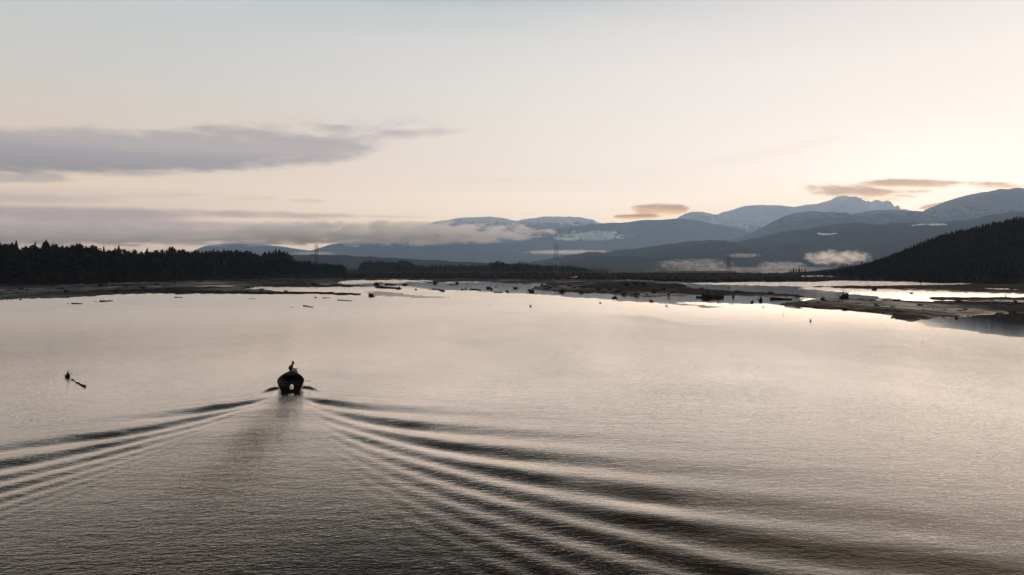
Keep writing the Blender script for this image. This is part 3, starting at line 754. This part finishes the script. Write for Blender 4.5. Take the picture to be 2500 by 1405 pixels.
BIG = [
 (906,726,20,15,'stump','large twin-horned stump standing in the shallows left of centre',0,0), (1501,730,19,9,'stump','squat black stump on the shallow edge of the middle mud bar',0,0),
 (1590,739,14,9,'stump','small square stump in the water off the middle mud bar',0,0), (1466,742,12,6,'spike','low duck-shaped snag in open water below the middle mud bar',0,0),
 (1295,750,9,9,'spike','small forked snag alone in open water right of centre',0,0), (1325,776,5,3,'spike','tiny dark snag nearest the camera in mid-river',0,0),
 (1627,749,8,9,'spike','fin-shaped snag in open water right of the square stump',0,0), (1979,786,9,10,'spike','forked snag standing in open water off the right spit',0,0),
 (1864,752,7,7,'spike','thin forked snag in the water left of the right spit',0,0), (2091,769,6,4,'spike','tiny low snag in the water just below the right spit',0,0),
 (1912,772,3,8,'spike','thin slanting stick upright in the water off the spit',0,0), (2252,836,3,8,'spike','lone upright stick in open water far right',0,0),
 (2062,733,34,24,'stump','largest spiky root wad, standing on top of the right spit',0,0), (2008,736,15,15,'stump','upright stump at the left end of the long spit log',0,0),
 (2012,737,10,6,'log','long dark log lying across the right spit below the spiky root wad',85,7), (2190,737,40,9,'stump','broad mound of tangled roots on the back of the right spit',0,0),
 (2186,760,8,6,'stump','small boulder-like stump in the middle of the right spit',0,0), (2228,764,14,5,'stump','flat dark stump on the lower right spit, near the notch',0,0),
 (2335,778,9,6,'stump','small stump at the right spit waterline by the dark reflection',0,0), (1857,738,15,16,'stump','round black root wad standing in the channel left of the spit',0,0),
 (1836,740,11,9,'stump','block-shaped stump just left of the round black root wad',0,0), (1884,731,10,6,'rootlog','log with a knob at each end lying in the channel before the spit',50,1),
 (1968,744,10,7,'stump','dark stump near the left tip of the right spit',0,0), (1950,753,13,5,'stump','flat stump on the waterline of the right spit tip',0,0),
 (1718,728,16,14,'rootlog','long raft-like log with a raised root, off the right end of the middle bar',48,0), (1700,727,6,5,'log','low curved log in front of the raft-like log',60,2),
 (1632,722,10,9,'stump','dark stump on the lower right of the middle mud bar',0,0), (1633,731,7,3,'stump','low stump in the shallows under the middle mud bar',0,0),
 (1790,727,8,9,'stump','pointed stump in the channel right of the raft-like log',0,0), (1785,744,7,4,'spike','tiny low snag in open water below the channel',0,0),
 (1323,700,9,11,'stump','narrow upright stump at the left end of the middle mud bar',0,0), (1574,700,14,14,'stump','tall tangled stump on the crest of the middle mud bar',0,0),
 (1530,700,18,11,'stump','wide broken stump left of the tangled one on the mud bar',0,0), (1622,710,15,10,'stump','ragged stump on the right crest of the middle mud bar',0,0),
 (917,703,9,6,'log','thick log raft in the shallow channel right of the twin-horned stump',62,4), (940,704,9,5,'log','second log lying against the thick log raft',40,1),
 (1015,709,10,5,'stump','oval dark lump in the channel right of the log raft',0,0), (1055,707,8,3,'log','flat log in the channel, second right of the raft',20,0),
 (1137,708,6,11,'spike','upright spiky snag in the central channel',0,0), (1150,708,8,4,'log','short log beside the upright spiky snag',24,1),
 (1200,708,8,7,'stump','small pointed stump in the central channel',0,0), (1205,715,8,4,'log','low log at the lower edge of the central channel',22,1),
 (1238,714,12,7,'stump','dark lump at the right end of the central channel',0,0), (770,728,10,4,'stump','small dark lump just off the left mud strip',0,0),
 (789,729,5,3,'log','bent thin log floating left of the twin-horned stump',16,-1), (825,734,5,3,'log','long thin log floating below the twin-horned stump',34,2),
 (740,748,5,3.4,'log','short tapered log floating in mid-river, left of centre',23,3), (712,751,6,3,'stump','tiny dark lump left of the short tapered log',0,0),
 (175,743,8,5,'log','tapered thick log floating off the far left flats',26,0), (166,743,6,3,'stump','small knob at the tip of the far left floating log',0,0),
 (234,738,7,3,'stump','low rock-like lump right of the far left log',0,0), (245,738,7,5,'rootlog','knobbed log with a long thin pole off the left flats',30,-2),
 (426,727,6,3,'log','dark log floating off the middle of the left flats',20,0.5), (607,730,3,1.6,'log','faint thin log floating off the left mud strip',18,0),
 (17,732,8,5,'stump','left dark lump on the waterline at the far left edge',0,0), (50,733,9,6,'stump','right dark lump on the waterline near the far left edge',0,0),
 (838,686,10,5,'stump','dark lump at the end of the far left mud strip beyond the pool',0,0), (733,684,8,3,'stump','small lump on the far left flats beyond the channel',0,0),
 (2225,718,13,5,'stump','dark rounded lump in the upper right channel',0,0), (2135,710,18,10,'stump','cluster of upright twigs on the bank of the upper right channel',0,0),
 (2455,727,8,9,'spike','leaning snag at the edge of the right channel bank',0,0), (2250,752,5,4,'log','long log half buried on the rear right spit',60,2), (2340,752,5,4,'log','dark log on the right part of the spit',45,1.5),
 (2276,748,16,5,'stump','low root heap on the rear right spit',0,0), (2305,693,3,6,'spike','upright stick by the upper bright water strip',0,0)]
for (x_, y_, w_, h_, k_, lab, ax, ay) in BIG:
    snag(x_, y_, w_, h_, k_, lab, None, None, ax, ay)
# many small pieces scattered on the bars
r_ = random.Random(12)
small = {'a': ('small dark driftwood scrap on the left mud flats', 'driftwood scraps on the left flats', (0,880,688,722), 88),
         'b': ('small dark driftwood scrap on the middle mud bar', 'driftwood scraps on the middle bar', (1330,1900,692,724), 108),
         'c': ('small dark driftwood scrap on the right spit', 'driftwood scraps on the right spit', (2000,2500,734,774), 68),
         'd': ('tiny dark scrap in the shallow central channel', 'scraps in the central channel', (900,1330,690,714), 22)}
meshes = [rootwad(MB(), 1.0, 90+k, 7, .8).mesh('driftwood_scrap') for k in range(5)]
meshes += [logtube(MB(), (-1.6,0,.15), (1.6,.3,.1), .28, .12, 70+k).mesh('driftwood_scrap') for k in range(4)]
for me in meshes: me.materials.append(wood)
for lab, grp, (x0,x1,y0,y1), n in small.values():
    c_ = 0; tries = 0
    while c_ < n and tries < 4000:
        tries += 1
        px_, py_ = r_.uniform(x0,x1), r_.uniform(y0,y1)
        if 'channel' not in lab and not land_mask(np.array([px_]), np.array([py_]))[0]: continue
        X_, Y_ = gp(px_, py_); s_ = Y_/F*r_.uniform(1.8, 7.5)
        o = bpy.data.objects.new('driftwood_scrap', r_.choice(meshes)); C.objects.link(o)
        o.location = (X_, Y_, .0); o.scale = (s_*1.3, s_*1.3, s_*r_.uniform(.5,.9)); o.rotation_euler[2] = r_.uniform(-.6,.6)
        tag(o, lab, 'driftwood', grp); c_ += 1

# ------------------------------------------------------------------ pylons
steel = mat('pylon_steel', (.10,.11,.12), .6, .3); dark_steel = mat('dark_pylon_steel', (.02,.022,.025), .7, .2); white_steel = mat('pale_steel', (.5,.55,.58), .6, .3)
def pylon(px_, base, top, label, pale=False, narrow=1.0, thick=1.0):
    D = gp(px_, base, .3)[1]; Hh = hat(top, D)-.3; X_ = xat(px_, D)
    o = empty('lattice_pylon', (X_, D, .2), R(12)); hw = Hh*.155*narrow; tw = Hh*.045
    zc = .52
    def corner(i, t_):                                 # tapered body, waisted at zc
        sx, sy = ((1,1),(1,-1),(-1,-1),(-1,1))[i]
        wv = hw+(tw-hw)*min(t_/zc, 1)**.85
        return Vector((sx*wv, sy*wv, t_*Hh))
    th_ = Hh*.0042*thick
    st_ = steel if pale else dark_steel
    for i in range(4): MB().tube([corner(i,0), corner(i,.26), corner(i,zc), corner(i,1)], [th_*1.1, th_*1.0, th_*.85, th_*.7], 5).build('leg', st_, o)
    mb = MB(); lv = [0,.13,.26,.36,.45,.52,.60,.68,.76,.84,.92,1]
    for a, b in zip(lv, lv[1:]):
        for i in range(4):
            j = (i+1) % 4
            mb.tube([corner(i,a), corner(j,b)], th_*.38, 4); mb.tube([corner(j,a), corner(i,b)], th_*.38, 4); mb.tube([corner(i,b), corner(j,b)], th_*.38, 4)
    mb.build('lattice', st_, o)
    for t_, L in ((.74,.13),(.85,.15),(.96,.12)):
        mb = MB()
        for s_ in (-1, 1):
            for yy_ in (-tw, tw):
                mb.tube([(s_*tw, yy_, Hh*t_), (s_*Hh*L*narrow, 0, Hh*(t_+.012))], th_*.6, 4); mb.tube([(s_*tw, yy_, Hh*(t_+.035)), (s_*Hh*L*narrow, 0, Hh*(t_+.012))], th_*.6, 4)
        mb.build('cross_arm', st_, o)
        ins = MB()
        for s_ in (-1, 1): ins.tube([(s_*Hh*L*.96*narrow, 0, Hh*t_), (s_*Hh*L*.96*narrow, 0, Hh*(t_-.05))], th_*.6, 5)
        ins.build('insulator', steel, o)
    if pale:
        mb = MB()
        for i in range(4):
            j = (i+1) % 4; mid = (corner(i,.42)+corner(j,.42))/2
            mb.tube([corner(i,.28)*1.04, corner(i,.42)*1.04+Vector((0,0,Hh*.02)), mid+Vector((0,0,-Hh*.05)), corner(j,.42)*1.04+Vector((0,0,Hh*.02)), corner(j,.28)*1.04], th_*1.0, 4)
        mb.build('bracing', white_steel, o)
    tag(o, label, 'pylon', 'power pylons across the marsh')
pylon(1779, 671, 620, 'right pylon standing before the mist on the open marsh', narrow=.62, thick=1.0)
pylon(1358, 671, 596, 'tallest middle pylon with pale bracing above its legs', True, .55, .8)
pylon(773, 666, 597, 'left pylon rising behind the right end of the black forest', narrow=.4, thick=1.8)

# ------------------------------------------------------------------ boat
alu = mat('dark_hull_metal', (.006,.006,.007), .7, .08)
inner = mat('hull_inside', (.012,.012,.013), .9, .08)
BHEAD = R(-14.5); hd = Vector((math.sin(BHEAD), math.cos(BHEAD))); rt = Vector((hd.y, -hd.x))
boat = empty('motor_skiff', (BOAT.x, BOAT.y, 0), -BHEAD)
tag(boat, 'open dark motor skiff heading away, trailing a V wake', 'boat')
def station(s_):                                   # s 0 stern .. 1 bow -> y, half beam, keel z, gunwale z, chine
    y_ = 6.1*s_; b_ = .88+.21*math.sin(min(s_/.42, 1)*math.pi/2) if s_ < .42 else 1.09*max(0, 1-((s_-.42)/.58)**1.9)**.78
    b_ = max(b_, .03); kz = -.22+.85*max(0, (s_-.62)/.38)**2.2; gz = .54+.42*s_**1.9
    cz = .02+.55*max(0, (s_-.35)/.65)**1.7; return y_, b_, kz, gz, cz
def hull_verts(inset, lift):
    Vh = []; N_ = 26
    for i in range(N_):
        s_ = i/(N_-1); y_, b_, kz, gz, cz = station(s_); bb = max(b_-inset, .012); cb = bb*(.80-.25*s_)
        y_ = y_ - (inset if i == N_-1 else 0)+(inset if i == 0 else 0)
        row = [(-bb, gz), (-bb*.97, gz*.6+cz*.4), (-cb, cz+lift*.6), (-cb*.5, (cz+kz)/2+lift), (0, kz+lift), (cb*.5, (cz+kz)/2+lift), (cb, cz+lift*.6), (bb*.97, gz*.6+cz*.4), (bb, gz)]
        Vh += [(a, y_, b) for a, b in row]
    return Vh, N_
Vo, N_ = hull_verts(0, 0); Vi, _ = hull_verts(.035, .05); n9 = 9
Fo = [(i*n9+k, (i+1)*n9+k, (i+1)*n9+k+1, i*n9+k+1) for i in range(N_-1) for k in range(8)]
mb = MB(); mb.v = Vo[:]; mb.f = Fo+[tuple(range(n9))]+[tuple((N_-1)*n9+k for k in reversed(range(n9)))]; mb.build('hull', alu, boat, False)
mb = MB(); mb.v = Vi[:]; mb.f = [tuple(reversed(f)) for f in Fo]+[tuple(reversed(range(n9)))]; mb.build('hull_lining', inner, boat)
for sgn in (-1, 1):
    pts = []
    for i in range(22):
        y_, b_, kz, gz, cz = station(i/21); pts.append((sgn*b_, y_, gz+.01))
    MB().tube(pts, .032, 8).build('gunwale', alu, boat, True)
MB().box((0, 0, .56), (1.74, .09, .06)).build('transom_cap', alu, boat)
for yy_, b_ in ((1.5, 1.8), (3.0, 1.9)):
    MB().box((0, yy_, .36), (b_*.96, .32, .05)).box((0, yy_, .2), (b_*.6, .24, .26)).build('bench', inner, boat)
dk = MB()
for i in range(6):
    s_ = .78+.19*i/5; y_, b_, kz, gz, cz = station(s_); dk.v += [(-b_*.96, y_, gz-.03), (b_*.96, y_, gz-.03), (-b_*.9, y_, gz-.07), (b_*.9, y_, gz-.07)]
for i in range(5): q = i*4; dk.f += [(q, q+1, q+5, q+4), (q+2, q+6, q+7, q+3)]
dk.f += [(0,2,3,1)]; dk.build('bow_deck', inner, boat)
# outboard
mot = MB().box((0,-.10,.2),(.16,.14,.34)).box((0,-.20,.05),(.10,.14,.5)).build('outboard_motor', alu, boat); mot.location = (.1, -.06, .1)
cow = MB()
prof = [(-.02,.11,.12),(.06,.15,.17),(.2,.155,.18),(.31,.13,.16),(.37,.08,.1),(.385,.01,.01)]
for z_, a_, b_ in prof:
    for k in range(14): t_ = 6.283*k/14; cow.v.append((a_*math.copysign(abs(math.cos(t_))**.7, math.cos(t_)), b_*math.copysign(abs(math.sin(t_))**.7, math.sin(t_)), z_))
for i in range(5):
    for k in range(14): cow.f.append((i*14+k, i*14+(k+1)%14, (i+1)*14+(k+1)%14, (i+1)*14+k))
cow.f.append(tuple(reversed(range(14))))
c_ = cow.build('cowling', mat('white_cowling', (.80,.86,.88), .35, .5), mot, True); c_.location = (0,-.2,.17)
MB().box((0,-.385,.29),(.15,.012,.05)).build('cowling_band', mat('cowling_stripe', (.12,.15,.17), .5), mot)
MB().tube([(0,-.02,.32),(.02,.25,.50),(.03,.55,.56)], [.022,.018,.022], 6).build('tiller', alu, mot)
MB().box((0,-.27,-.22),(.02,.34,.03)).build('cavitation_plate', alu, mot)
# oar sticking out to the right
def oar():
    p = BOAT.to_2d()+hd*2.0+rt*.7
    o = empty('oar', (p.x, p.y, .6), -BHEAD)
    MB().tube([(-.9,.7,-.05),(.75,-.35,.04)], .022, 7).build('shaft', wood, o)
    MB().box((.85,-.42,.045),(.3,.12,.02), Matrix.Rotation(-.57,3,'Z')).build('blade', wood, o)
    tag(o, 'short dark oar poking out over the right side of the skiff', 'oar')
oar()

# ------------------------------------------------------------------ person at the bow
cloth = mat('dark_teal_jacket', (.014,.030,.036), .85, .15); skin = mat('skin', (.30,.17,.12), .6, .3); hair = mat('dark_cap', (.012,.012,.013), .9, .1)
trouser = mat('dark_trousers', (.012,.012,.015), .9, .1)
def skin_mesh(name, nodes, edges, m, parent, root=0, sub=2):
    me = bpy.data.meshes.new(name); me.from_pydata([n[:3] for n in nodes], edges, []); o = link(name, me, m, parent)
    md = o.modifiers.new('skin', 'SKIN'); md.use_smooth_shade = True
    me.skin_vertices.new() if not me.skin_vertices else None
    for i, n in enumerate(nodes):
        sv = me.skin_vertices[0].data[i]; r0 = n[3]; sv.radius = (r0, n[4] if len(n) > 4 else r0); sv.use_root = (i == root)
    ss_ = o.modifiers.new('sub', 'SUBSURF'); ss_.levels = sub; ss_.render_levels = sub
    return o
def person():
    # local frame: +x is to the right of the skiff, where the person faces; seated on the bow deck
    p = BOAT.to_2d()+hd*5.25
    o = empty('person', (p.x, p.y, .92), -BHEAD+R(6)); o.scale = (1.12, 1.12, 1.12)
    tag(o, 'person in a dark teal jacket seated at the bow, leaning right with an arm out', 'person')
    N = [(0,0,.10,.20,.17), (-.02,0,.26,.18,.16), (-.02,0,.42,.19,.17), (.05,0,.54,.17,.15), (.10,0,.61,.085,.085), (.13,0,.66,.075,.075),
         # head
         (.15,0,.73,.085,.075), (.155,0,.82,.095,.085), (.15,0,.88,.06,.06), (.235,0,.745,.018,.018),
         # left hip, knee, ankle, toe (towards +x)
         (.05,.11,.08,.09,.09), (.46,.15,.16,.07,.07), (.50,.14,-.22,.045,.045), (.62,.15,-.26,.04,.03),
         (.05,-.11,.08,.09,.09), (.43,-.13,.17,.07,.07), (.44,-.13,-.22,.045,.045), (.56,-.15,-.26,.04,.03),
         # shoulders, elbows, wrists
         (.05,.19,.50,.07,.07), (.12,.24,.28,.05,.05), (.36,.18,.30,.036,.036),
         (.05,-.19,.50,.07,.07), (.14,-.25,.28,.05,.05), (.40,-.20,.32,.036,.036)]
    Ed = [(0,1),(1,2),(2,3),(3,4),(4,5),(5,6),(6,7),(7,8),(6,9),(0,10),(10,11),(11,12),(12,13),(0,14),(14,15),(15,16),(16,17),(3,18),(18,19),(19,20),(3,21),(21,22),(22,23)]
    # hands: palm then five fingers
    for (wi, sy) in ((20, 1), (23, -1)):
        w_ = Vector(N[wi][:3]); b = len(N)
        N.append((w_.x+.06, w_.y, w_.z+.005, .035, .018)); Ed.append((wi, b))
        for k, L in enumerate((.07,.08,.076,.06)):
            yy_ = w_.y+(k-1.5)*.021; j = len(N)
            N.append((w_.x+.10, yy_, w_.z+.006, .010)); N.append((w_.x+.10+L*.5, yy_, w_.z+.0, .009)); N.append((w_.x+.10+L*.9, yy_, w_.z-.018, .008))
            Ed += [(b, j), (j, j+1), (j+1, j+2)]
        j = len(N); N.append((w_.x+.05, w_.y-sy*.035, w_.z+.02, .011)); N.append((w_.x+.09, w_.y-sy*.055, w_.z+.028, .009)); Ed += [(b, j), (j, j+1)]
    bd_ = skin_mesh('body', N, Ed, cloth, o)
    bm = MB().lump((.145,0,.85), (.105,.098,.085), 4, .05, 1, 14, 9)
    bm.box((.25,0,.84),(.10,.13,.015)); bm.build('cap', hair, o, True)
    fc = MB().lump((.215,0,.765), (.045,.062,.075), 2, .02, 1, 12, 8)
    for sy in (-1, 1): fc.lump((.15, sy*.088, .775), (.02,.012,.03), 1, .02, 1, 8, 5)
    fc.build('face', skin, o, True)
    MB().tube([(.0,0,.30),(-.02,0,.36),(.02,0,.52)],[.175,.18,.15],14).build('life_vest', cloth, o, True)
person()
# white water behind the motor
def foam():
    r_ = random.Random(3); mb = MB(); p0 = BOAT.to_2d()-hd*1.25+rt*.12
    for i in range(60):
        t_ = abs(r_.gauss(0, .8)); s_ = r_.gauss(0, .07+.14*t_)
        p = p0-hd*t_+rt*s_; a = r_.uniform(.010, .032)*(1.3 if t_ < .5 else .7)
        mb.lump((p.x, p.y, -.02+r_.uniform(0,.06)*math.exp(-t_*2)), (a*1.6, a*1.5, a*.7), i, .3, 2, 6, 4)
    tag(mb.build('foam', mat('foam', (.62,.63,.64), .7, .3), None, True), 'white foam churned up behind the outboard motor', 'foam', kind='stuff')
foam()

# ------------------------------------------------------------------ haze and low clouds
def volume_mat(name, col, dens, aniso, build=None):
    m = bpy.data.materials.new(name); m.use_nodes = True; nt = m.node_tree; nt.nodes.clear(); E.nt = nt
    v = nt.nodes.new('ShaderNodeVolumePrincipled'); v.inputs['Color'].default_value = (*col, 1)
    v.inputs['Density'].default_value = dens; v.inputs['Anisotropy'].default_value = aniso
    o_ = nt.nodes.new('ShaderNodeOutputMaterial'); nt.links.new(v.outputs[0], o_.inputs['Volume'])
    if build: build(nt, v)
    return m
mb = MB().box((0, (FARY-1900)/2, (TOPZ-5.5)/2), (60400, FARY+1900, TOPZ+5.5)); hz = mb.build('haze', volume_mat('haze_air', (.45,.64,.92), HAZE, .25))
tag(hz, 'pale blue evening haze over the valley', 'haze', kind='stuff')
def mist(x0, x1, y0, y1, D, depth, dens, label, seed, ns=2.2, amp=1.5):
    """a low cloud between photo columns x0..x1 and rows y0..y1, at distance D"""
    cx, cz = xat((x0+x1)/2, D), hat((y0+y1)/2, D); hw, hh = (x1-x0)/2/F*D, (y1-y0)/2/F*D
    def bd(nt, v):
        tcn = nt.nodes.new('ShaderNodeTexCoord'); sp_ = nt.nodes.new('ShaderNodeSeparateXYZ'); nt.links.new(tcn.outputs['Object'], sp_.inputs[0])
        X_, Y_, Z_ = (E(sp_.outputs[i]) for i in range(3)); asp = min(max(hw/hh, 1), 9)
        n = noise(xyz(X_*asp*.55+seed*3.7, Y_, Z_*1.1), ns, 5, .6)
        r_ = X_.sq()*X_.sq()*.9+Y_.sq()+Z_.sq()
        dd = (.62-r_+(n-.5)*amp*3.0).ss(0, .9)
        nt.links.new((dd*dens).s, v.inputs['Density'])
    m = volume_mat('mist', (.99,.965,.96), dens, .55, bd)
    mb = MB().lump((0,0,0), (1,1,1), 0, 0, 1, 20, 12); o = mb.build('low_cloud', m); o.location = (cx, D, cz); o.scale = (hw, depth, hh)
    o['label'] = label; o['category'] = 'cloud'; return o
mist(480, 1370, 534, 604, 8500, 520, .012, 'long pinkish cloud bank lying across the foot of the snowy plateau', 1)
mist(-500, 980, 558, 606, 8600, 520, .0075, 'pale grey cloud layer low in the sky above the left forest', 2)
mist(1955, 2135, 606, 652, 2300, 60, .022, 'bright puffy mist patch left of the dark hill', 3, amp=1.3)
mist(1840, 1975, 634, 662, 2280, 50, .007, 'small mist wisp low on the slope, left of the puffy patch', 4)
mist(1590, 1800, 628, 662, 2200, 50, .006, 'slanting mist streak near the right pylon', 5)
mist(1765, 1860, 616, 632, 2300, 40, .008, 'faint mist scrap above the right pylon', 6)
mist(1560, 2140, 648, 666, 2250, 70, .0040, 'faint ground fog joining the mist patches along the valley floor', 11, amp=.8)
mist(1265, 1520, 608, 625, 8000, 120, .020, 'thin white mist ribbon behind the middle pylon', 7, amp=.6)
mist(820, 960, 582, 600, 8000, 140, .012, 'left white wisp on the blue foothill under the cloud bank', 8, amp=.9)
mist(975, 1105, 583, 602, 8000, 140, .012, 'right white wisp on the blue foothill under the cloud bank', 9, amp=.9)
mist(700, 830, 612, 628, 8000, 140, .014, 'thin pale mist strip behind the left pylon', 10, amp=.8)
